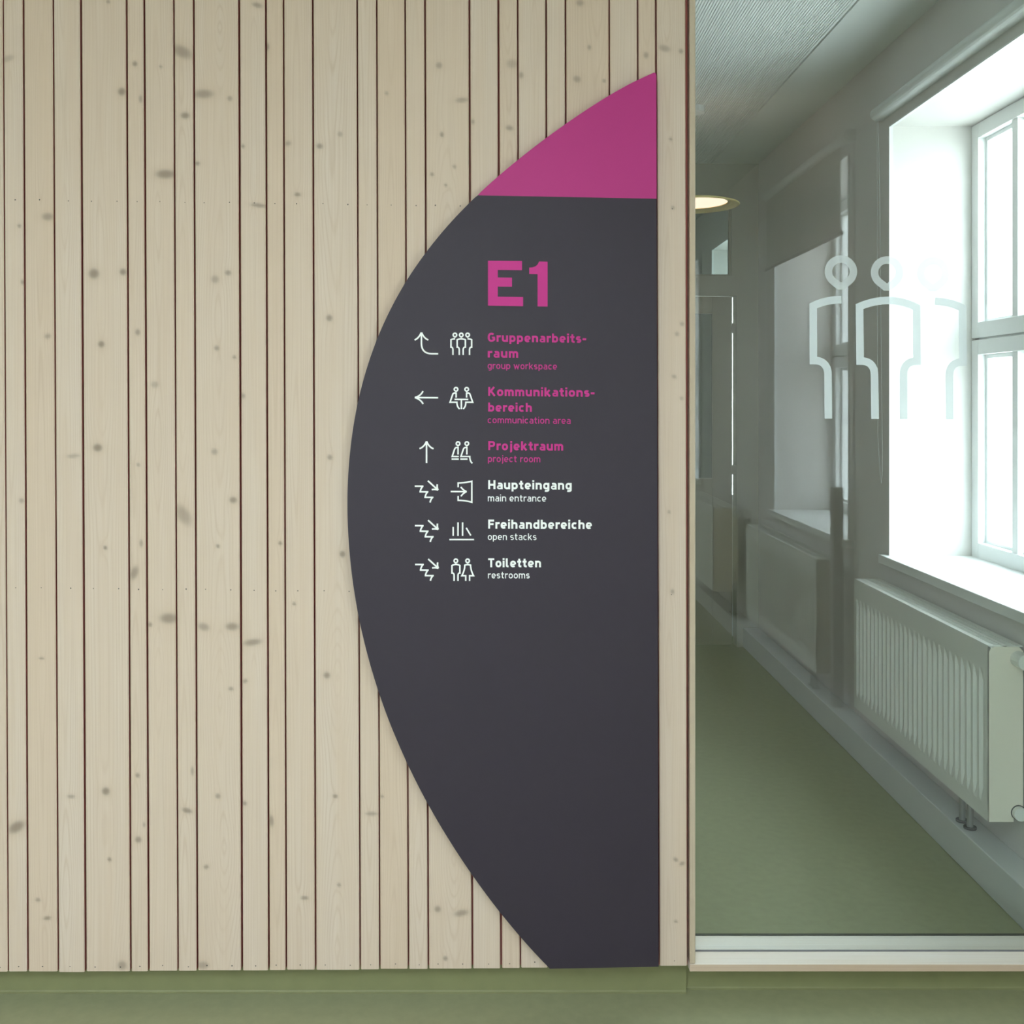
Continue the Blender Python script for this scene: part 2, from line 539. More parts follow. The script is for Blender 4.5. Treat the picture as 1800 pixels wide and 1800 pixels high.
# knots: u, v, half width, half height (picture pixels on the boards), depth of colour, tilt in degrees
KNOTS = [
 (214,161,6,6,.9,0),(237,112,4,4,.8,0),(247,174,3,6,.6,0),(320,91,17,9,.7,-25),(325.5,203,7,5,.85,0),(358,165,15,7,.7,0),(404,173,4,4,.6,0),
 (291,306,15,7,.85,0),(427,257,3,3,.8,0),(347,287,4,3,.8,0),(506,252,5,4,.6,20),(562,257,5,4,.8,0),(598,236,4,4,.5,0),(523,342,5,3,.8,0),
 (84,381,9,6,.7,0),(34,397,3,3,.7,0),(165,481,8,8,.9,0),(216,478,5,5,.9,0),(378,491,6,6,.55,0),(401,479.5,5,4,.7,0),(579,559,5,5,.8,0),
 (178,605,5,5,.9,0),(242,584,4,5,.7,0),(381,612,4,4,.7,0),(84,591,5,4,.6,20),(452,9,8,4,.7,-15),(190,3,3,3,.7,0),(470,82,3,6,.7,0),
 (455,361,12,3,.8,-5),(282.5,117,2.5,2.5,.6,0),(39.6,496,3,4,.7,0),(14,103,10,5,.4,20),(171.5,787,7,6,.95,0),(272,676,6,5,.45,0),(243,817,3,3,.5,0),
 (322,905,10,18,.6,35),(377,794,5,5,.6,0),(410,879,6,5,.85,0),(383,960,3,3,.8,0),(492.6,955,3,3,.8,0),(580,804,4,4,.7,0),(602,974,4.5,5,.9,0),
 (236,1007,6,11,.75,-20),(248,955,3,6,.6,0),(297,1087,14,8,.8,0),(263.5,1098,3.5,3.5,.8,0),(358,1102,9,6,.65,-15),(408,1101.5,10,6,.8,0),
 (444,1129,14,5,.75,8),(574.6,1187,5,5,.85,0),(431,1197,4,3,.7,20),(406,1211,4,3,.7,0),(185,963,3,3,.9,0),(427,696,4,4,.6,0),(38,880,4,4,.6,0),
 (129,801.5,10,3,.5,5),(517,1061.6,2.5,2.5,.8,0),(412,628,3,3,.7,0),(73,1157,4,2,.7,0),(29,1454,14,8,.9,30),(186,1391,6,6,.95,0),
 (192.5,1511,3,3,.9,0),(241.7,1363,3.5,3.5,.8,0),(243,1476,5,5,.8,0),(329,1425,8,4,.85,-15),(383,1399.5,4,4,.7,0),(362.5,1524,4,3,.8,15),
 (430,1412,3.5,3.5,.8,0),(477,1443,4,9,.7,5),(83,1614,6,3,.8,10),(66.7,1582,4,3,.7,0),(125,1400,6,3,.6,0),(214.5,1697,7,7,.65,0),
 (357,1697,9,6,.6,0),(338,1355.6,2.5,7,.6,0),(253,1450,2,4,.6,0),(589.4,1399.5,4,3,.8,0),(653,1430.5,9,3,.7,0),(596,1555.6,3,3,.7,0),
 (535.6,1578.6,6,3,.75,0),(769.4,1598,5,5,.75,0),(811,1605,11,5,.75,12),(783,1684.7,3.5,3.5,.8,0),(671.7,1400,2.5,2.5,.7,0),
 (771.6,115,5,5,.6,0),(812,176,10,4,.6,5),(776.7,236.7,3,4,.8,0),(900,112,9,7,.45,0),(916,132,4,5,.6,0),(895.6,225,6,4,.7,-10),(831,214,3,4,.6,0),
 (799,293,3,3,.6,0),(759.5,306.6,3,3,.7,0),(783.6,325.5,2.5,2.5,.7,0),(1014.4,139,6,5,.6,-20),(1036,83,3,4,.6,0),(1062,142,3,2.5,.6,0),
 (1019.6,5,6,5,.6,0),(1135.7,97,4,5,.6,0),(1168,85,9,5,.55,-15),(1197,90,3.5,3.5,.65,0),(1179,244.6,2.5,2.5,.7,0),(679.6,164,3,3,.5,0),
 (1199,569.3,3.5,3.5,.5,0),(1190,587,3.5,3.5,.5,0),(1183,365,3,3,.5,0),(1185,662,4,3,.5,-20),(1187.8,1511,4,3,.7,-30),(1199,1518,4.5,3,.7,30),
 (1188,1619.5,3,2,.7,0),(1182,1040,3,4,.6,0),(1198,700,3,3,.4,0),(1176,900,2.5,2.5,.5,0)]
KN = []
for (u, v, rx, ry, s, t) in KNOTS:
    X, _, Z = P(u, v, Y_BOARD)
    KN.append((X, Z, rx*Y_BOARD/F, ry*Y_BOARD/F, s, math.radians(t)))

rng = np.random.RandomState(7)


def smooth_noise(t, seed, scale):
    r = np.random.RandomState(seed)
    tab = r.rand(512)*2-1
    q = t/scale+200
    i = np.floor(q).astype(int); f = q-i; f = f*f*(3-2*f)
    return tab[i % 512]*(1-f)+tab[(i+1) % 512]*f


V, FC, SIDE = [], [], []
ATT = {'phase': [], 'knot': [], 'halo': [], 'tone': []}
vcount = 0
Z_TOP = Z_CEIL
ext = []
uu = -72
while uu > -2050:                 # boards out of the picture on the left, same run of widths
    for wpx in (47, 31, 80, 50):
        ext.append((uu-wpx, uu)); uu -= wpx
boards = [((TOPS[i], BOTS[i]), (TOPS[i+1], BOTS[i+1]), EDGE[i], GAPS[i], GAPS[i+1], True) for i in range(len(TOPS)-1)]
boards += [((a, a+9), (c, c+9), 1708, 3, 3, False) for a, c in ext]
for bi, ((ta, ba), (tb, bb), eb, ga, gb, fine) in enumerate(boards):
    zb = P(0, eb, Y_BOARD)[2]
    wid = (tb-ta)*Y_BOARD/F
    nx = max(5, int(wid/(0.0034 if fine else 0.02)))
    if fine:
        zz = np.concatenate([[Z_TOP, 2.72], np.linspace(2.51, zb, int((2.51-zb)/.0042))])
    else:
        zz = np.linspace(Z_TOP, zb, 18)
    nz = len(zz)-1
    vv = CV-(zz-CH)*F/Y_BOARD
    tl = vv/1705.0
    xl = ((ta+(ba-ta)*tl+ga/2)-CU)*Y_BOARD/F
    xr = ((tb+(bb-tb)*tl-gb/2)-CU)*Y_BOARD/F
    bev = 0.0022
    s = np.linspace(0, 1, nx+1)
    dy = rng.uniform(-0.0006, 0.0006)
    cols = [(0, 0.0, 0.0175), (0, 0.0, bev)]+[(k, None, 0.0) for k in s]+[(1, 0.0, bev), (1, 0.0, 0.0175)]
    X = np.zeros((nz+1, len(cols))); Yv = np.zeros_like(X)
    for c, (k, off, y) in enumerate(cols):
        if off is None:
            X[:, c] = (xl+bev)+(xr-xl-2*bev)*k
        else:
            X[:, c] = xl if k == 0 else xr
        Yv[:, c] = Y_BOARD+dy+y
    Zv = np.repeat(zz[:, None], len(cols), 1)
    cx = (xl+xr)/2
    xc = cx+rng.uniform(-.18, .18)*wid+0.06*wid*smooth_noise(zz, 100+bi, .35)
    bz = 0.030*np.abs(smooth_noise(zz, 300+bi, .55))*(1.3 if wid > .09 else .5)+0.012
    g = X-xc[:, None]
    ph = np.sqrt((g*1.15)**2+bz[:, None]**2)*2*math.pi/(0.0062 if wid > .09 else .0050)
    kn = np.zeros_like(X); ha = np.zeros_like(X)
    for (kx, kz, rx, rz, st, an) in KN:
        if kx < xl.min()-.005 or kx > xr.max()+.005:
            continue
        dx, dz = X-kx, Zv-kz
        ex = (dx*math.cos(an)+dz*math.sin(an))/rx
        ez = (-dx*math.sin(an)+dz*math.cos(an))/rz
        d2 = ex*ex+ez*ez
        kn = np.maximum(kn, st*0.82*np.exp(-(d2**2.0)*0.62))
        ha = np.maximum(ha, st*0.26*np.exp(-d2*0.30))
        rr = (dx/(rx*3.0))**2+(dz/(rz*6.5))**2
        ph = ph+5.0*np.exp(-rr)*st
    tone = np.full_like(X, np.clip(rng.uniform(-.25, .75), 0, 1))
    nC = len(cols)
    V.append(np.stack([X, Yv, Zv], -1).reshape(-1, 3))
    for k, a in (('phase', ph), ('knot', kn), ('halo', ha), ('tone', tone)):
        ATT[k].append(a.reshape(-1))
    idx = vcount+np.arange((nz+1)*nC).reshape(nz+1, nC)
    q = np.stack([idx[:-1, :-1], idx[1:, :-1], idx[1:, 1:], idx[:-1, 1:]], -1).reshape(-1, 4)
    FC.append(q)
    row = [2]+[0]*(nC-3)+[2]
    SIDE += row*nz
    vcount += (nz+1)*nC
V = np.concatenate(V); FC = np.concatenate(FC)
nb_faces = len(FC)
verts = V
faces = FC.tolist()
extra_v, nail_faces = [], 0
# board undersides and the nail rows


def nail(u, v, r=1.15):
    global nail_faces
    X, Y, Z = P(u, v, Y_BOARD)
    o = vcount+len(extra_v)
    n = 8
    rr = r*Y_BOARD/F
    for i in range(n):
        a = 2*math.pi*i/n
        extra_v.append((X+rr*math.cos(a), Y_BOARD-.0009, Z+rr*math.sin(a)))
    faces.append([o+i for i in range(n)]); nail_faces += 1


rn = random.Random(3)
for i in range(len(TOPS)-1):
    for (v0, sl) in ((351, .0135), (1032.5, .011), (None, 0)):
        vr = EDGE[i]-7.5-(rn.random()*2) if v0 is None else v0
        t = vr/1705
        a = TOPS[i]+(BOTS[i]-TOPS[i])*t; c = TOPS[i+1]+(BOTS[i+1]-TOPS[i+1])*t
        w_ = c-a
        for k in ((.22, .78) if w_ > 65 else (.5+.14*(rn.random()-.5),)):
            u = a+w_*k
            if u < 0:
                continue
            nail(u, vr+sl*u+rn.uniform(-.8, .8), rn.uniform(.8, 1.35))
allv = np.concatenate([verts, np.array(extra_v)])
me = bpy.data.meshes.new('cladding')
me.from_pydata(allv.tolist(), [], faces)
me.materials.append(M['board']); me.materials.append(M['nail'])
me.materials.append(M['gap'])
me.polygons.foreach_set('material_index', SIDE+[1]*nail_faces)
for k in ATT:
    at_ = me.attributes.new(k, 'FLOAT', 'POINT')
    arr = np.concatenate(ATT[k]+[np.zeros(len(extra_v))]).astype(np.float32)
    at_.data.foreach_set('value', arr)
me.update()
clad = bpy.data.objects.new('cladding', me)
COL.objects.link(clad)
clad.parent = wall_front

# ------------------------------------------------------------------ glazed screen (window_1)
Y_GLASS = 2.611
ZS = 1.5-993*Y_BOARD/F        # top of the front sill lining
ZS0 = P(0, 1707.5, Y_BOARD)[2]
xj1 = (1222.5-CU)*Y_BOARD/F
glz = empty('window_1', ((X_JAMB+X_WALL)/2, Y_GLASS, ZS), 'structure')
b = MB(); b.box(X_JAMB+.001, xj1, Y_BOARD-.001, 2.692, ZS+.0005, Z_CEIL-.001)
rebase(b.build('jamb', M['lining'], glz, bevel=0.0028))
b = MB(); b.box(X_WALL-.016, X_WALL-.001, Y_BOARD-.001, 2.692, 0.12, Z_CEIL-.001)
rebase(b.build('jamb', M['lining'], glz, bevel=0.0012))
b = MB(); b.box(X_JAMB+.001, X_WALL-.017, Y_BOARD-.001, 2.692, ZS0, ZS)
o = rebase(b.build('sill_lining', [M['lining_x'], M['lining_edge']], glz, bevel=0.0012))
o.data.polygons[2].material_index = 1      # front edge in a darker tone
b = MB(); b.box(xj1, X_WALL-.017, Y_BOARD-.001, 2.692, Z_CEIL-.02, Z_CEIL-.002)
rebase(b.build('head_lining', M['lining_x'], glz, bevel=0.0012))
b = MB(); b.box(xj1+.0005, X_WALL-.0165, Y_GLASS, Y_GLASS+.008, ZS+.0005, Z_CEIL-.021)
rebase(b.build('glass_pane', M['glass'], glz))
b = MB(); b.box(xj1, X_WALL-.017, Y_GLASS-.003, Y_GLASS-.0005, ZS+.0003, ZS+.0035)
rebase(b.build('seal', mat('grey_glazing_seal', (.20, .20, .22, 1), .6), glz))
b = MB(); b.box(xj1, X_WALL-.017, 2.685, 2.6915, ZS+.0003, ZS+.003)
rebase(b.build('seal', M['dark'], glz))

# ------------------------------------------------------------------ outer windows
def make_window(n, y0):
    y1 = y0+WW
    w = empty('window_%d' % n, (X_WIN, (y0+y1)/2, Z_SILL), 'structure')
    zm = 1.739
    fr = MB()
    fr.box(X_WIN+.02, X_WIN+.085, y0, y0+.03, Z_SILL, Z_HEAD); fr.box(X_WIN+.02, X_WIN+.085, y1-.03, y1, Z_SILL, Z_HEAD)
    fr.box(X_WIN+.02, X_WIN+.085, y0, y1, Z_SILL, Z_SILL+.03); fr.box(X_WIN+.02, X_WIN+.085, y0, y1, Z_HEAD-.03, Z_HEAD)
    fr.box(X_WIN+.02, X_WIN+.085, y0, y1, zm-.02, zm+.02)
    rebase(fr.build('frame', M['window'], w))
    ym = (y0+y1)/2
    for (za, zb) in ((Z_SILL+.003, zm-.004), (zm+.004, Z_HEAD-.003)):
        s = MB()
        f = .058
        s.box(X_WIN, X_WIN+.06, y0+.003, y0+f, za, zb); s.box(X_WIN, X_WIN+.06, y1-f, y1-.003, za, zb)
        s.box(X_WIN, X_WIN+.06, y0+f, y1-f, za, za+f+.004); s.box(X_WIN, X_WIN+.06, y0+f, y1-f, zb-f, zb)
        # stepped glazing rebate
        g = f+.016
        s.box(X_WIN+.03, X_WIN+.06, y0+f, y0+g, za+f, zb-f); s.box(X_WIN+.03, X_WIN+.06, y1-g, y1-f, za+f, zb-f)
        s.box(X_WIN+.03, X_WIN+.06, y0+g, y1-g, za+f, za+g); s.box(X_WIN+.03, X_WIN+.06, y0+g, y1-g, zb-g, zb-f)
        inner = WW-2*f
        for k in (1, 2, 3):
            yc = y0+f+inner*k/4
            s.box(X_WIN+.006, X_WIN+.06, yc-.021, yc+.021, za+f, zb-f)
        so = rebase(s.build('sash', M['window'], w, bevel=0.002))
        so.location = (0, 0, 0)
        p = MB(); p.box(X_WIN+.048, X_WIN+.054, y0+.02, y1-.02, za+.02, zb-.02)
        rebase(p.build('pane', M['wglass'], w))
    s = MB(); s.box(X_WALL-.0006, X_WIN+.03, y0+.001, y1-.001, Z_SILL-.029, Z_SILL+.006)
    s.box(1.541, X_WALL-.0005, y0-.045, y1+.045, Z_SILL-.029, Z_SILL+.006)
    rebase(s.build('window_sill', M['sill'], w, bevel=0.003))
    # slim raised surround on the wall face and a white corner bead
    t = MB()
    for (a, c) in ((y0-.06, y0-.004), (y1+.004, y1+.06)):
        t.box(X_WALL-.006, X_WALL-.0003, a, c, Z_SILL+.007, Z_HEAD+.06)
    t.box(X_WALL-.006, X_WALL-.0003, y0-.004, y1+.004, Z_HEAD+.004, Z_HEAD+.06)
    rebase(t.build('surround', M['wall'], w))
    t = MB()
    t.box(X_WALL-.010, X_WALL+.004, y0-.003, y0+.003, Z_SILL+.007, Z_HEAD); t.box(X_WALL-.010, X_WALL+.004, y1-.003, y1+.003, Z_SILL+.007, Z_HEAD)
    t.box(X_WALL-.010, X_WALL+.004, y0-.003, y1+.003, Z_HEAD-.003, Z_HEAD+.003)
    rebase(t.build('corner_bead', M['window'], w))
    return w


for n, y in enumerate(sorted(WIN_Y, reverse=True)):
    make_window(n+2, y)  # the last two are the added, unseen ones
# added fill-light window behind the camera
b = MB()
x0, x1, z0, z1 = ADDED_REAR_WIN
rw = empty('window_7', ((x0+x1)/2, Y_REAR-.2, z0), 'structure')
for k in range(5):
    xa = x0+(x1-x0-.06)*k/4
    b.box(xa, xa+.06, Y_REAR-.25, Y_REAR-.18, z0, z1)
b.box(x0, x1, Y_REAR-.25, Y_REAR-.18, z0, z0+.06); b.box(x0, x1, Y_REAR-.25, Y_REAR-.18, z1-.06, z1)
rebase(b.build('frame', M['window'], rw))
rl = empty('window_9', ((rx0+rx1)/2, (ry0+ry1)/2, Z_CEIL+.1), 'structure')  # added rooflight, out of view, source of the overhead light
b = MB()
for k in range(4):
    xa = rx0+(rx1-rx0-.05)*k/3
    b.box(xa, xa+.05, ry0, ry1, Z_CEIL+.1, Z_CEIL+.15)
for ya in (ry0, ry1-.05):
    b.box(rx0, rx1, ya, ya+.05, Z_CEIL+.1, Z_CEIL+.15)
rebase(b.build('frame', M['window'], rl))
b = MB(); b.box(rx0, rx1, ry0, ry1, Z_CEIL+.12, Z_CEIL+.126)
rebase(b.build('pane', M['wglass'], rl))

# ------------------------------------------------------------------ wayfinding sign
YS = 2.527            # front face
TH = 0.005
OUT = [(1148.9, 127.7), (1111.3, 145.3), (1075.9, 164.8), (1041.9, 185.8), (1008.6, 207.9), (975.8, 231.0), (943.5, 255.0), (911.6, 280.0),
       (880.3, 306.0), (849.9, 333.0), (820.6, 361.2), (792.6, 390.6), (766.3, 421.3), (741.7, 453.3), (719.0, 486.5), (698.5, 521.0),
       (680.1, 556.7), (663.9, 593.5), (650.0, 631.2), (638.3, 669.8), (628.7, 709.0), (621.3, 748.8), (615.9, 789.0), (612.4, 829.5),
       (610.8, 870.1), (611.0, 910.8), (612.9, 951.3), (616.4, 991.7), (621.5, 1031.8), (628.1, 1071.6), (636.2, 1111.0), (645.8, 1150.1),
       (656.8, 1188.7), (669.2, 1227.0), (682.9, 1264.8), (698.1, 1302.1), (714.5, 1339.0), (732.2, 1375.4), (751.1, 1411.3), (771.2, 1446.6),
       (792.3, 1481.2), (814.4, 1515.2), (837.4, 1548.4), (861.3, 1580.9), (886.0, 1612.5), (911.7, 1643.3), (938.4, 1673.4), (966.6, 1702.9)]


def catmull(pts, n=6):
    out = []
    for i in range(len(pts)-1):
        p0 = pts[max(i-1, 0)]; p1 = pts[i]; p2 = pts[i+1]; p3 = pts[min(i+2, len(pts)-1)]
        for k in range(n):
            t = k/n
            out.append(tuple(.5*(2*p1[j]+(-p0[j]+p2[j])*t+(2*p0[j]-5*p1[j]+4*p2[j]-p3[j])*t*t+(-p0[j]+3*p1[j]-3*p2[j]+p3[j])*t**3) for j in (0, 1)))
    out.append(pts[-1])
    return out


def xz(u, v, Y=YS):
    p = P(u, v, Y)
    return (p[0], p[2])


curve = catmull(OUT)
cut_l, cut_r = 343.3, 349.3
split = min(range(len(curve)), key=lambda i: abs(curve[i][1]-cut_l))
ul = curve[split][0]
right_u = lambda v: 1153.6+(v-128)*(1157.8-1153.6)/1571
sign = empty('wall_sign', P(900, 915, YS+TH), None)
tag(sign, 'tall dark half-oval wayfinding sign with magenta top on the boarded wall', 'sign')
pink_poly = [xz(*p) for p in curve[:split]]+[xz(ul, cut_l), xz(right_u(349), cut_r), xz(1153.8, 131), xz(1152.2, 128)]
dark_poly = [xz(ul, cut_l)]+[xz(*p) for p in curve[split+1:]]+[xz(1157.8, 1699.3), xz(right_u(349), cut_r)]
b = MB(); b.prism_xz(dark_poly, YS, YS+TH, 0, 1)
rebase(b.build('panel', [M['sign'], M['sign_edge']], sign))
b = MB(); b.prism_xz(pink_poly, YS, YS+TH, 0, 1)
pf = rebase(b.build('panel_field', [M['pink'], M['pink']], sign))
pf['label'] = 'magenta top field of the sign'
for (u, v) in ((1100, 250), (900, 420), (1100, 800), (760, 900), (1100, 1400), (880, 1500)):
    X, _, Z = P(u, v, YS)
    b = MB()
    b.cyl((X, YS+TH+.0002, Z), .012, Y_BOARD-YS-TH-.001, 'y', 14)
    rebase(b.build('spacer', M['pipe'], sign))

YT0, YT1 = YS-.0006, YS+.0002
slope = lambda v: -(v-1040.0)/36000.0
PX = YS/F


# --- stroke alphabet: baseline 0, x-height .73, capitals 1
bars = []


def glyph(ch, w):
    h = w/2
    xh = .73
    N = 7

    def arc(cx, cy, rx, ry, a0, a1, n=N, e=2.35):
        o = []
        for i in range(n+1):
            a = math.radians(a0+(a1-a0)*i/n)
            c, s = math.cos(a), math.sin(a)
            o.append((cx+rx*math.copysign(abs(c)**(2/e), c), cy+ry*math.copysign(abs(s)**(2/e), s)))
        return o
    W = .60
    cx, rx = W/2, W/2-h
    st = []
    if ch in 'nhmru':
        if ch == 'u':
            st.append([(h, xh), (h, .30)]+arc(cx, .30, rx, .30-h, 180, 270)[1:]+arc(cx, .30, rx, .30-h, 270, 360)[1:])
            st.append([(W-h, xh), (W-h, 0)])
            return st, W
        st.append([(h, 0), (h, 1.0 if ch == 'h' else xh)])
        if ch == 'r':
            st.append(arc(.40, xh-.27, .40-h, .27-h, 180, 88))
            return st, .39
        if ch == 'm':
            W2 = .53
            r2 = W2/2-h
            st.append(arc(W2/2, xh-.27, r2, .27-h, 180, 0, 10)+[(W2-h, 0)])
            st.append(arc(W2-h+r2, xh-.27, r2, .27-h, 180, 0, 10)+[(W2-h+2*r2, 0)])
            return st, 2*W2-w
        st.append(arc(cx, xh-.28, rx, .28-h, 180, 0, 12)+[(W-h, 0)])
        return st, W
    if ch in 'oc':
        if ch == 'o':
            st.append(arc(cx, xh/2, rx, xh/2-h, 0, 360, 28)+['closed'])
            return st, W
        st.append(arc(cx, xh/2, rx, xh/2-h, 48, 312, 18))
        return st, .55
    if ch == 'e':
        st.append(arc(cx, xh*.5, rx, xh/2-h, -6, 312, 24)); st.append([(h*1.2, xh*.5-h*.35), (W-h*1.2, xh*.5-h*.35)])
        bars.append(1)
        return st, W
    if ch == 'a':
        W = .57; cx = W/2
        st.append(arc(cx, xh-.25, W/2-h, .25-h, 135, 0, 8)+[(W-h, 0)])
        zt = .44
        st.append([(W-h, zt-h*.75), (cx, zt-h*.75)]+arc(cx-.02, zt/2, W/2-h-.02, zt/2-h*.75, 90, 270, 10)+[(cx+.02, h*.75), (W-h, h*.75+.04)])
        bars.append(1)
        return st, W
    if ch == 's':
        W = .52; cx = W/2; rx = W/2-h
        q = (xh-w)/4
        st.append(arc(cx, xh-h-q, rx, q, 35, 270, 14)+arc(cx, h+q, rx, q, 90, -145, 14))
        return st, W
    if ch in 'pbdg':
        st.append(arc(cx, xh/2, rx, xh/2-h, 0, 360, 28)+['closed'])
        if ch == 'p':
            st.append([(h, -.24), (h, xh)])
        if ch == 'b':
            st.append([(h, 0), (h, 1)])
        if ch == 'd':
            st.append([(W-h, 0), (W-h, 1)])
        if ch == 'g':
            st.append([(W-h, xh), (W-h, -.05)]+arc(cx, -.05, rx, .21-h, 0, -125, 8))
        return st, W
    if ch == 'i':
        st.append([(h, 0), (h, xh)]); st.append([(h, 1.02-w*.95), (h, 1.02)])
        return st, w
    if ch == 'j':
        st.append([(h+.08, xh), (h+.08, -.06)]+arc(h-.06, -.06, .14, .20-h, 0, -80, 6)); st.append([(h+.08, 1.02-w*.95), (h+.08, 1.02)])
        return st, w+.08
    if ch == 'l':
        st.append([(h, 1), (h, .18)]+arc(h+.16, .18, .16, .18-h, 180, 275, 6))
        return st, w+.12
    if ch == 't':
        st.append([(h+.10, .95), (h+.10, .2)]+arc(h+.27, .2, .17, .2-h, 180, 282, 6)); st.append([(0, xh-h), (.40, xh-h)])
        return st, .42
    if ch == 'k':
        st.append([(h, 0), (h, 1)]); st.append([(W-h-.02, xh), (h+.07, .31)]); st.append([(.22, .40), (W-h+.02, 0)])
        return st, W
    if ch == 'w':
        st.append([(h*.8, xh), (.25, h*1.3), (.44, xh*.80), (.63, h*1.3), (.88-h*.8, xh)])
        return st, .88
    if ch == '-':
        st.append([(0, .40), (.34, .40)])
        return st, .34
    if ch == 'H':
        st += [[(h, 0), (h, 1)], [(.70-h, 0), (.70-h, 1)], [(h, .5), (.70-h, .5)]]
        return st, .70
    if ch == 'F':
        st += [[(h, 0), (h, 1-h), (.58, 1-h)], [(h, .50), (.52, .50)]]
        return st, .58
    if ch == 'T':
        st += [[(.31, 0), (.31, 1)], [(0, 1-h), (.62, 1-h)]]
        return st, .62
    if ch == 'P':
        st.append([(h, 0), (h, 1)])
        st.append([(h, 1-h), (.36, 1-h)]+arc(.36, .68, .30-h, .32-h, 90, -90, 12)+[(h, .36+h)])
        return st, .67
    if ch == 'K':
        st += [[(h, 0), (h, 1)], [(.66-h, 1), (h+.06, .42)], [(.25, .56), (.72-h, 0)]]
        return st, .70
    if ch == 'G':
        st.append(arc(.36, .5, .36-h, .5-h, 48, 318, 22)+[(.72-h, .24), (.72-h, .50)]); st.append([(.72-h*.5, .46), (.40, .46)])
        return st, .72
    return [], .36


def text_line(txt, u0, u1, vb, cap_px, w, material, name):
    pen, items = 0.0, []
    gapw = .115 if w > .17 else .145
    for ch in txt:
        if ch == ' ':
            pen += .36; continue
        bars.clear()
        st, adv = glyph(ch, w)
        thin = len(st)-1 if bars else -1
        items.append((pen, st, thin)); pen += adv+gapw
    total = pen-gapw
    sx = (u1-u0)/total
    mb = MB()
    sl = slope(vb)
    lift = 0.0
    for off, st, thin in items:
        for pi, path in enumerate(st):
            closed = path[-1] == 'closed'
            pts = path[:-1] if closed else path
            wp = []
            for (x, y) in pts:
                u = u0+(off+x)*sx
                v = vb+sl*(u-u0)-y*cap_px
                wp.append(xz(u, v))
            lift += 0.00002
            mb.stroke(wp, w*(.78 if pi == thin else 1.0)*(sx+cap_px)/2*PX, YT0-lift % .0006, YT1, closed)
    return rebase(mb.build(name, material, sign))


BOLD, REG = .200, .135
LINES = [('Gruppenarbeits-', 857.3, 1030.3, 600.6, 15.6, BOLD, 'pink_text'), ('raum', 857.3, 911, 628.3, 15.6, BOLD, 'pink_text'),
         ('group workspace', 857.3, 979, 648.3, 11.6, REG, 'pink_text'),
         ('Kommunikations-', 858, 1045, 695.8, 15.6, BOLD, 'pink_text'), ('bereich', 858, 935, 723.3, 15.6, BOLD, 'pink_text'),
         ('communication area', 857.3, 1003, 743.8, 11.6, REG, 'pink_text'),
         ('Projektraum', 858.2, 990, 791.1, 15.8, BOLD, 'pink_text'), ('project room', 857.8, 949.7, 812, 11.6, REG, 'pink_text'),
         ('Haupteingang', 858, 1005, 859.8, 15.8, BOLD, 'white_text'), ('main entrance', 857.6, 960, 881.2, 11.8, REG, 'white_text'),
         ('Freihandbereiche', 858, 1040.6, 929.2, 15.8, BOLD, 'white_text'), ('open stacks', 857.6, 943, 949.1, 11.8, REG, 'white_text'),
         ('Toiletten', 858, 951, 997, 15.6, BOLD, 'white_text'), ('restrooms', 857.8, 931, 1016.6, 11.8, REG, 'white_text')]
for (t, u0, u1, vb, cp, w, m_) in LINES:
    o = text_line(t, u0, u1, vb, cp, w, M[m_], 'lettering')
    o['label'] = ('magenta' if m_ == 'pink_text' else 'white')+' lettering ' + t.strip('-')

z36 = lambda x, y: (700+x/3.6, 400+y/3.6)
b = MB()
E_ = [(568,210),(783,212),(783,270),(630,268),(630,316),(720,317),(720,374),(630,373),(630,438),(790,440),(790,498),(568,494)]
one = [(945,216),(945,500),(882,499),(882,295),(829,294),(829,254),(850,252),(868,246),(880,236),(887,225),(891,215)]
for poly in (E_, one):
    b.prism_xz([xz(*z36(*p)) for p in poly], YT0, YT1)
o = rebase(b.build('heading_lettering', M['pink_text'], sign)); o['label'] = 'large magenta E1'


def icon(name, paths, tr, w=2.75, label=None):
    mb = MB()
    lift = 0.0
    for p in paths:
        closed = p[-1] == 'closed'
        pts = p[:-1] if closed else p
        lift += 0.00004
        mb.stroke([xz(*tr(x, y)) for x, y in pts], w*PX, YT0-lift, YT1, closed)
    o = rebase(mb.build(name, M['white_text'], sign))
    if label:
        o['label'] = label
    return o


def tear(cx, cy, r, D, n=28):
    o = []
    ft = math.acos(r/D)
    for i in range(n):
        a = 2*math.pi*i/n
        f = abs(math.pi-abs(a-math.pi))      # angle from straight down
        rad = r if f > ft else r/math.cos(ft-f)
        o.append((cx+rad*math.sin(a), cy+rad*math.cos(a)))
    return o+['closed']


A = lambda x, y: (720+x/10.0, 560+y/10.0)
B = lambda x, y: (720+x/11.25, 740+y/11.25)
C = lambda x, y: (720+x/11.25, 880+y/11.25)
icon('arrow', [[(208, 245), (208, 440)]+bez((208, 440), (212, 612), (380, 618))[1:]+[(502, 619)],
               bez((206, 245), (165, 345), (88, 377)), bez((210, 245), (250, 345), (330, 377))], A, label='white arrow curving to the upper left')
icon('arrow', [[(92, 1388), (502, 1392)], bez((92, 1388), (195, 1362), (235, 1275)), bez((92, 1388), (195, 1418), (238, 1502))], A,
     label='white arrow to the left')
icon('arrow', [[(335, 402), (335, 832)], bez((334, 402), (290, 515), (196, 547)), bez((336, 402), (380, 515), (474, 550))], B, label='white arrow upwards')
stairs = [[(100, 1290), (272, 1292)], bez((262, 1286), (215, 1340), (207, 1410)), [(196, 1400), (370, 1402)], bez((358, 1396), (312, 1450), (304, 1520)),
          [(292, 1510), (470, 1511)], bez((458, 1505), (412, 1555), (404, 1612)),
          [(360, 1182), (562, 1366)], bez((562, 1366), (500, 1345), (437, 1358)), bez((562, 1366), (535, 1310), (547, 1250))]
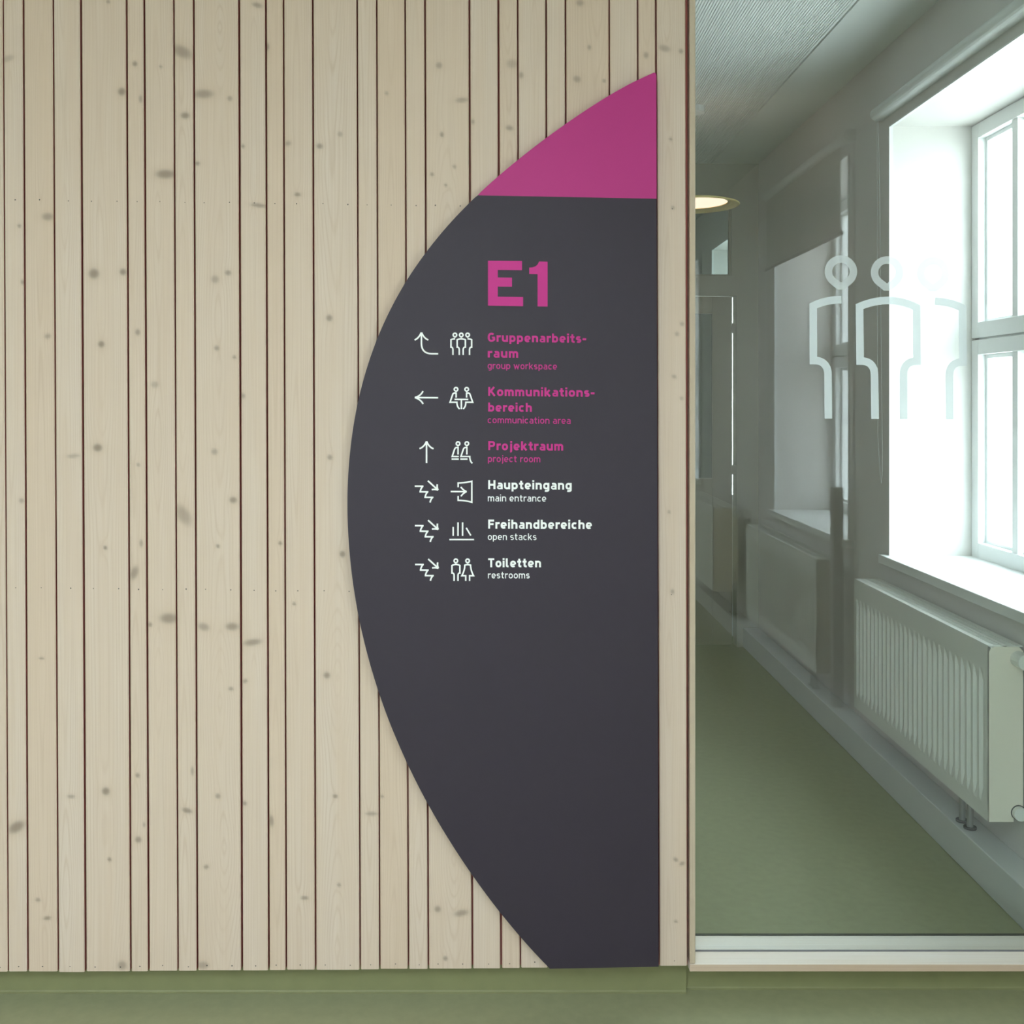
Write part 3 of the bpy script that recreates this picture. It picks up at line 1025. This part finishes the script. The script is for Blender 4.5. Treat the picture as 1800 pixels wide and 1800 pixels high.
for k, dv in enumerate((0, 69.3, 137.5)):
    icon('arrow', stairs, lambda x, y, dv=dv, k=k: (720.1+x/11.25+.3*k, 740+y/11.25+dv), label='white zigzag stair line with arrow pointing down')


def body(xl, xr, yt, ys, yk, yb, inl, inr, ymid=None):
    """standing figure outline, from left foot over the shoulders to right foot"""
    c = (xl+xr)/2
    return ([(inl, yb), (inl, yk+45)]+bez((inl, yk+45), (inl-2, yk+6), (xl+12, yk))[1:]+[(xl, yk), (xl, ys)] +
            bez((xl, ys), (c, yt-8), (xr, ys), 8)[1:]+[(xr, yk), (xr-12, yk)]+bez((xr-12, yk), (inr+2, yk+6), (inr, yk+45))[1:]+[(inr, yb)])


half_l = [(762, 640), (762, 550)]+bez((762, 550), (760, 508), (738, 503))[1:]+[(727, 503), (727, 372)]+bez((727, 372), (755, 357), (800, 356))[1:]
half_r = [(1053, 640), (1053, 550)]+bez((1053, 550), (1055, 508), (1080, 503))[1:]+[(1091, 503), (1091, 372)]+bez((1091, 372), (1065, 357), (1018, 356))[1:]
icon('pictogram', [tear(797, 288, 31, 38), tear(908, 288, 31, 38), tear(1020, 288, 31, 38), half_l, half_r,
                   body(836, 980, 350, 372, 503, 640, 873, 942)], A, 2.6, 'white pictogram of three standing people')
sit = [(818, 1388), (818, 1310)]+bez((818, 1310), (768, 1300), (757, 1335))[1:]+[(711, 1470), (832, 1470)]+bez((832, 1470), (832, 1555), (880, 1588))[1:]
sit_r = [(1820-x, y) for x, y in sit]
icon('pictogram', [tear(816, 1243, 31, 38), tear(1004, 1243, 31, 38), sit, sit_r, [(790, 1420), (1032, 1422)], [(910, 1422), (910, 1592)]], A, 2.6,
     'white pictogram of two people at a table')
s1 = [(958, 662), (958, 523)]+bez((958, 523), (905, 515), (888, 562))[1:]+[(842, 702), (972, 702)]
s2 = [(1132, 662), (1132, 523)]+bez((1132, 523), (1079, 515), (1062, 562))[1:]+[(1014, 702), (1190, 702)]+bez((1190, 702), (1190, 800), (1242, 836))[1:]
icon('pictogram', [tear(958, 447, 35, 42), tear(1132, 447, 35, 42), s1, s2, [(830, 753), (972, 753)], [(1003, 753), (1145, 753)]], B, 2.6,
     'white pictogram of two people seated one behind the other')
icon('pictogram', [[(812, 1395), (1128, 1397)], bez((1128, 1397), (1065, 1375), (1012, 1304)), bez((1128, 1397), (1065, 1418), (1015, 1490)),
                   [(960, 1310), (960, 1226)]+bez((960, 1226), (1110, 1222), (1230, 1192))[1:]+[(1230, 1606)]+bez((1230, 1606), (1110, 1572), (960, 1568))[1:]+[(960, 1484)]],
     B, 2.6, 'white pictogram of an arrow entering a door')
icon('pictogram', [[(862, 520), (862, 697)], [(957, 430), (957, 697)], [(1048, 430), (1048, 697)], [(1120, 538), (1210, 690)], [(787, 768), (1274, 768)]], C, 2.6,
     'white pictogram of books on a shelf')
lady = ([(1110, 1587), (1110, 1484), (1033, 1484)]+bez((1033, 1484), (1090, 1380), (1092, 1276))[1:]+bez((1092, 1276), (1147, 1254), (1206, 1276))[1:] +
        bez((1206, 1276), (1208, 1380), (1264, 1484))[1:]+[(1186, 1484), (1186, 1587)])
icon('pictogram', [tear(915, 1190, 35, 42), tear(1147, 1190, 35, 42), body(838, 994, 1248, 1282, 1432, 1587, 880, 957), lady], C, 2.6,
     'white pictogram of a man and a woman')

# ------------------------------------------------------------------ frosted sticker on the glass
YF = Y_GLASS-.0012
stk = empty('glass_sticker', P(1560, 740, YF))
tag(stk, 'frosted white three-person pictogram sticker on the glass screen', 'sticker')
G = lambda x, y: (1400+x/5.625, 430+y/5.625)


def ring_mesh(cx, cy, ro, Do, cut, ri, Di):
    mb = MB()
    n = 72
    outp, inp = [], []
    for i in range(n):
        a = 2*math.pi*i/n
        f = abs(math.pi-abs(a-math.pi))
        for (r, D, lst, ct) in ((ro, Do, outp, cut), (ri, Di, inp, None)):
            ft = math.acos(r/D)
            rad = r if f > ft else r/math.cos(ft-f)
            if ct and math.cos(f) > 0:
                rad = min(rad, ct/max(math.cos(f), 1e-6))
            lst.append(xz(*G(cx+rad*math.sin(a), cy+rad*math.cos(a)), YF))
    vs = [(x, YF, z) for x, z in outp]+[(x, YF, z) for x, z in inp]+[(x, YF+.0006, z) for x, z in outp]+[(x, YF+.0006, z) for x, z in inp]
    fs = []
    for i in range(n):
        j = (i+1) % n
        fs += [(i, n+i, n+j, j), (2*n+i, i, j, 2*n+j), (n+i, 3*n+i, 3*n+j, n+j)]
    mb.add(vs, fs)
    return mb


for (cx, cy) in ((440, 266), (896, 275), (1352, 284)):
    rebase(ring_mesh(cx, cy, 160, 205, 180, 86, 108).build('head', M['film'], stk))


def film(paths):
    mb = MB()
    for p in paths:
        mb.stroke([xz(*G(x, y), YF) for x, y in p], 75/5.625*YF/F, YF, YF+.0006)
    rebase(mb.build('body', M['film'], stk))


film([bez((445, 545), (285, 545), (165, 607), 10)+[(168, 1146), (200, 1146)]+bez((200, 1146), (305, 1160), (312, 1280), 10)[1:]+[(316, 1720)]])
film([[(778, 1723), (772, 1285)]+bez((772, 1285), (768, 1165), (662, 1152), 10)[1:]+[(630, 1152), (624, 613)]+bez((624, 613), (760, 553), (905, 552), 10)[1:] +
      bez((905, 552), (1060, 555), (1187, 622), 10)[1:]+[(1192, 1154), (1162, 1154)]+bez((1162, 1154), (1060, 1170), (1058, 1285), 10)[1:]+[(1060, 1726)]])
film([bez((1368, 560), (1515, 562), (1642, 628), 10)+[(1648, 1163), (1615, 1163)]+bez((1615, 1163), (1515, 1178), (1512, 1292), 10)[1:]+[(1515, 1730)]])

# ------------------------------------------------------------------ radiators
def make_radiator(y0, y1, label, valves_far=False, size=(1.462, 1.566, 0.762, 0.240)):
    xf, xb, zt, zb = size
    r = empty('radiator', ((xf+xb)/2, (y0+y1)/2, zb))
    tag(r, label, 'radiator', 'panel radiators below the windows')
    # ribbed front panel
    n = round((y1-y0-.05)/.040)
    zs = [zb, zb+.045, zb+.062, zb+.085, zt-.115, zt-.092, zt-.072, zt-.012, zt]
    fade = [0, 0, .45, 1, 1, .45, 0, 0, 0]
    cols = []
    ya, yb_ = y0+.02, y1-.02
    cols.append((y0, 0)); cols.append((ya, 0))
    for i in range(n):
        for (t, d) in ((.0, 0), (.14, 0), (.26, .5), (.36, 1), (.64, 1), (.74, .5), (.86, 0)):
            cols.append((ya+(yb_-ya)*(i+t)/n, d))
    cols.append((yb_, 0)); cols.append((y1, 0))
    m = MB()
    k = len(zs)
    vs = [(xf+.009*d*f, y, z) for y, d in cols for z, f in zip(zs, fade)]
    m.add(vs, [(i*k+j, i*k+j+1, (i+1)*k+j+1, (i+1)*k+j) for i in range(len(cols)-1) for j in range(k-1)])
    m.box(xf+.010, xf+.014, y0+.002, y1-.002, zb+.002, zt-.002)
    rebase(m.build('front_panel', M['radiator'], r))
    m = MB(); m.box(xb-.012, xb, y0+.01, y1-.01, zb+.01, zt-.01)
    rebase(m.build('back_panel', M['radiator'], r))
    for (ya, yb_) in ((y0-.003, y0), (y1, y1+.003)):
        m = MB()
        poly = [(xf+.003, zb), (xb-.028, zb), (xb-.028, zb+.03), (xb, zb+.03), (xb, zt-.012), (xb-.012, zt), (xf+.020, zt), (xf+.008, zt-.006), (xf+.003, zt-.016)]
        m.prism_xz(poly, ya, yb_)
        rebase(m.build('side_panel', M['radiator_side'], r))
    m = MB()
    m.box(xf+.002, xf+.020, y0, y1, zt-.001, zt+.003); m.box(xb-.020, xb, y0, y1, zt-.001, zt+.003); m.box((xf+xb)/2-.006, (xf+xb)/2+.006, y0, y1, zt-.001, zt+.003)
    q = int((y1-y0)/.014)
    for i in range(q+1):
        y = y0+(y1-y0-.006)*i/q
        m.box(xf+.020, xb-.020, y, y+.006, zt-.0012, zt+.0025)
    rebase(m.build('top_grille', M['radiator'], r))
    m = MB(); m.cyl((xb-.016, (y1+.003 if valves_far else y0-.055), zt-.035), .024, .052, 'y', 20)
    rebase(m.build('thermostat_valve', M['radiator'], r, bevel=.003))
    m = MB(); m.cyl((xb-.014, (y1+.003 if valves_far else y0-.02), zb+.028), .020, .017, 'y', 20)
    v = rebase(m.build('lockshield_valve', M['radiator'], r))
    m = MB(); m.cyl((xb-.014, (y1+.0005 if valves_far else y0-.0045), zb+.028), .0225, .004, 'y', 20)
    rebase(m.build('gasket', M['dark'], r))
    yp = y1-.24 if valves_far else y0+.24
    for k in (0, 1):
        m = MB(); m.cyl((1.520, yp+.055*k, .120), .010, zb-.115, 'z', 14)
        pp = rebase(m.build('pipe', M['pipe'], r))
        m = MB(); m.cyl((1.520, yp+.055*k, .1195), .020, .006, 'z', 18)
        rebase(m.build('rosette', M['dark'], r))
    return r


make_radiator(3.056, 4.200, 'large white ribbed radiator under the bright window right of the sticker')
make_radiator(-0.80, 0.52, 'radiator on the viewer side whose pale top is mirrored in the glass below the blind', True)
make_radiator(-2.30, -1.17, 'radiator mirrored faintly in the glass over the door at the corridor end', True, (1.345, 1.500, 0.822, 0.300))

# ------------------------------------------------------------------ roller blinds
def make_blind(y0, y1, fab, label, cord_y):
    zc = 2.664
    o = empty('roller_blind', (1.55, (y0+y1)/2, zc))
    tag(o, label, 'blind', 'roller blinds over the corridor windows')
    m = MB()
    prof = []
    for i in range(11):
        a = math.pi/2+math.pi*i/10
        prof.append((1.548+.026*math.cos(a), zc+.026*math.sin(a)))
    prof = [(1.5775, zc+.026)]+prof+[(1.5775, zc-.026)]
    k = len(prof)
    vs = [(x, y, z) for y in (y0, y1) for x, z in prof]
    m.add(vs, [(i, (i+1) % k, k+(i+1) % k, k+i) for i in range(k)]+[tuple(range(k-1, -1, -1)), tuple(range(k, 2*k))])
    rebase(m.build('cassette', M['window'], o))
    m = MB(); m.cyl((1.545, y1, zc), .014, .012, 'y', 16)
    rebase(m.build('end_cap', M['window'], o))
    if fab:
        ya, yb_, zl = fab
        m = MB(); m.box(1.5455, 1.5465, ya, yb_, zl, zc-.02)
        rebase(m.build('fabric', M['blind'], o))
        m = MB(); m.cyl((1.546, ya-.01, zl), .011, yb_-ya+.02, 'y', 14)
        rebase(m.build('bottom_bar', M['blind_bar'], o))
    m = MB()
    m.tube([(1.556, cord_y, zc-.02), (1.557, cord_y, 1.9), (1.558, cord_y-.002, 1.35), (1.560, cord_y-.02, 1.20), (1.560, cord_y-.035, 1.16),
            (1.560, cord_y-.048, 1.20), (1.558, cord_y-.05, 1.35), (1.558, cord_y-.02, 2.4), (1.556, cord_y-.012, zc-.02)], .0011, 6)
    rebase(m.build('pull_cord', M['window'], o))
    return o


make_blind(2.80, 4.187, None, 'rolled-up white roller blind above the bright near window', 4.20)
make_blind(-0.665, 0.72, (-0.663, 0.610, 2.249), 'lowered grey roller blind mirrored in the glass left of the sticker', -0.70)

# ------------------------------------------------------------------ slim duct cover standing on the skirting ledge
b = MB()
b.box(1.502, 1.548, 0.60, 0.645, 0.1195, 1.105)
o = b.build('duct_cover', M['duct'], bevel=.002)
tag(o, 'slim grey-brown upright mirrored in the glass in front of the blind window sill', 'duct cover')

# ------------------------------------------------------------------ door at the corridor end
dr = empty('door_1', (0.9, Y_END+.04, 0), 'structure')
XR = 1.4215
b = MB()
ya, yb_ = Y_END+.012, Y_END+.040
xs0 = XD0+.01
st_ = (1253-CU)*Y_END/F
zp0, zp1 = CH-(841-CV)*Y_END/F, CH-(551-CV)*Y_END/F
b.box(st_, XR, ya, yb_, .012, ZD-.005)
b.box(xs0, xs0+.13, ya, yb_, .012, ZD-.005)
b.box(xs0+.13, st_, ya, yb_, zp1, ZD-.005)
b.box(xs0+.13, st_, ya, yb_, .012, zp0)
rebase(b.build('leaf', M['door'], dr, bevel=.002))
b = MB(); b.box(xs0+.12, st_+.01, ya+.012, ya+.020, zp0-.01, zp1+.01)
rebase(b.build('glass_pane', M['transom_glass'], dr))
for (va, vb) in ((568, 585), (818, 834)):
    b = MB(); b.box(XR-.004, XD1-.002, ya-.004, ya+.030, CH-(vb-CV)*Y_END/F, CH-(va-CV)*Y_END/F)
    rebase(b.build('hinge', M['door'], dr))
b = MB(); b.cyl((xs0+.05, ya-.045, 1.05), .009, .045, 'y', 14); b.cyl((xs0+.05, ya-.045, 1.05), .009, .12, 'x', 14)
rebase(b.build('door_handle', M['pipe'], dr))
tr_ = empty('window_8', (0.9, Y_END+.04, ZT0), 'structure')
b = MB(); b.box(XD0+.001, XT1-.001, Y_END+.03, Y_END+.036, ZT0+.001, ZT1-.001)
rebase(b.build('pane', M['transom_glass'], tr_))
b = MB()
b.box(XD0, XD0+.012, Y_END+.02, Y_END+.05, ZT0, ZT1); b.box(XT1-.012, XT1, Y_END+.02, Y_END+.05, ZT0, ZT1)
b.box(XD0, XT1, Y_END+.02, Y_END+.05, ZT0, ZT0+.012); b.box(XD0, XT1, Y_END+.02, Y_END+.05, ZT1-.012, ZT1)
rebase(b.build('frame', M['door'], tr_))

# ------------------------------------------------------------------ ring pendant lamp
LX, LY, LZ = (1220-CU)*5.0/F, 5.0, CH-(362-CV)*5.0/F
lamp = empty('pendant_lamp', (LX, LY, LZ))
tag(lamp, 'round cream pendant lamp glowing warm near the corridor end', 'lamp')
b = MB()
prof = [(0.160, .014), (0.161, .018), (0.192, .005), (0.208, .000), (0.215, .000), (0.2185, .003), (0.216, .006), (0.205, .010), (0.160, .0215), (0.160, .014)]
b.lathe((LX, LY, LZ), prof)
rebase(b.build('shade', M['lamp'], lamp, smooth=True))
b = MB(); b.cyl((LX, LY, LZ+.0165), .1598, .004, 'z', 48)
rebase(b.build('diffuser', M['glow'], lamp))
b = MB(); b.tube([(LX, LY, LZ+.0205), (LX, LY, Z_CEIL-.03)], .004)
rebase(b.build('cord', M['window'], lamp))
b = MB(); b.cyl((LX, LY, Z_CEIL-.03), .05, .0295, 'z', 24)
rebase(b.build('ceiling_rose', M['window'], lamp))
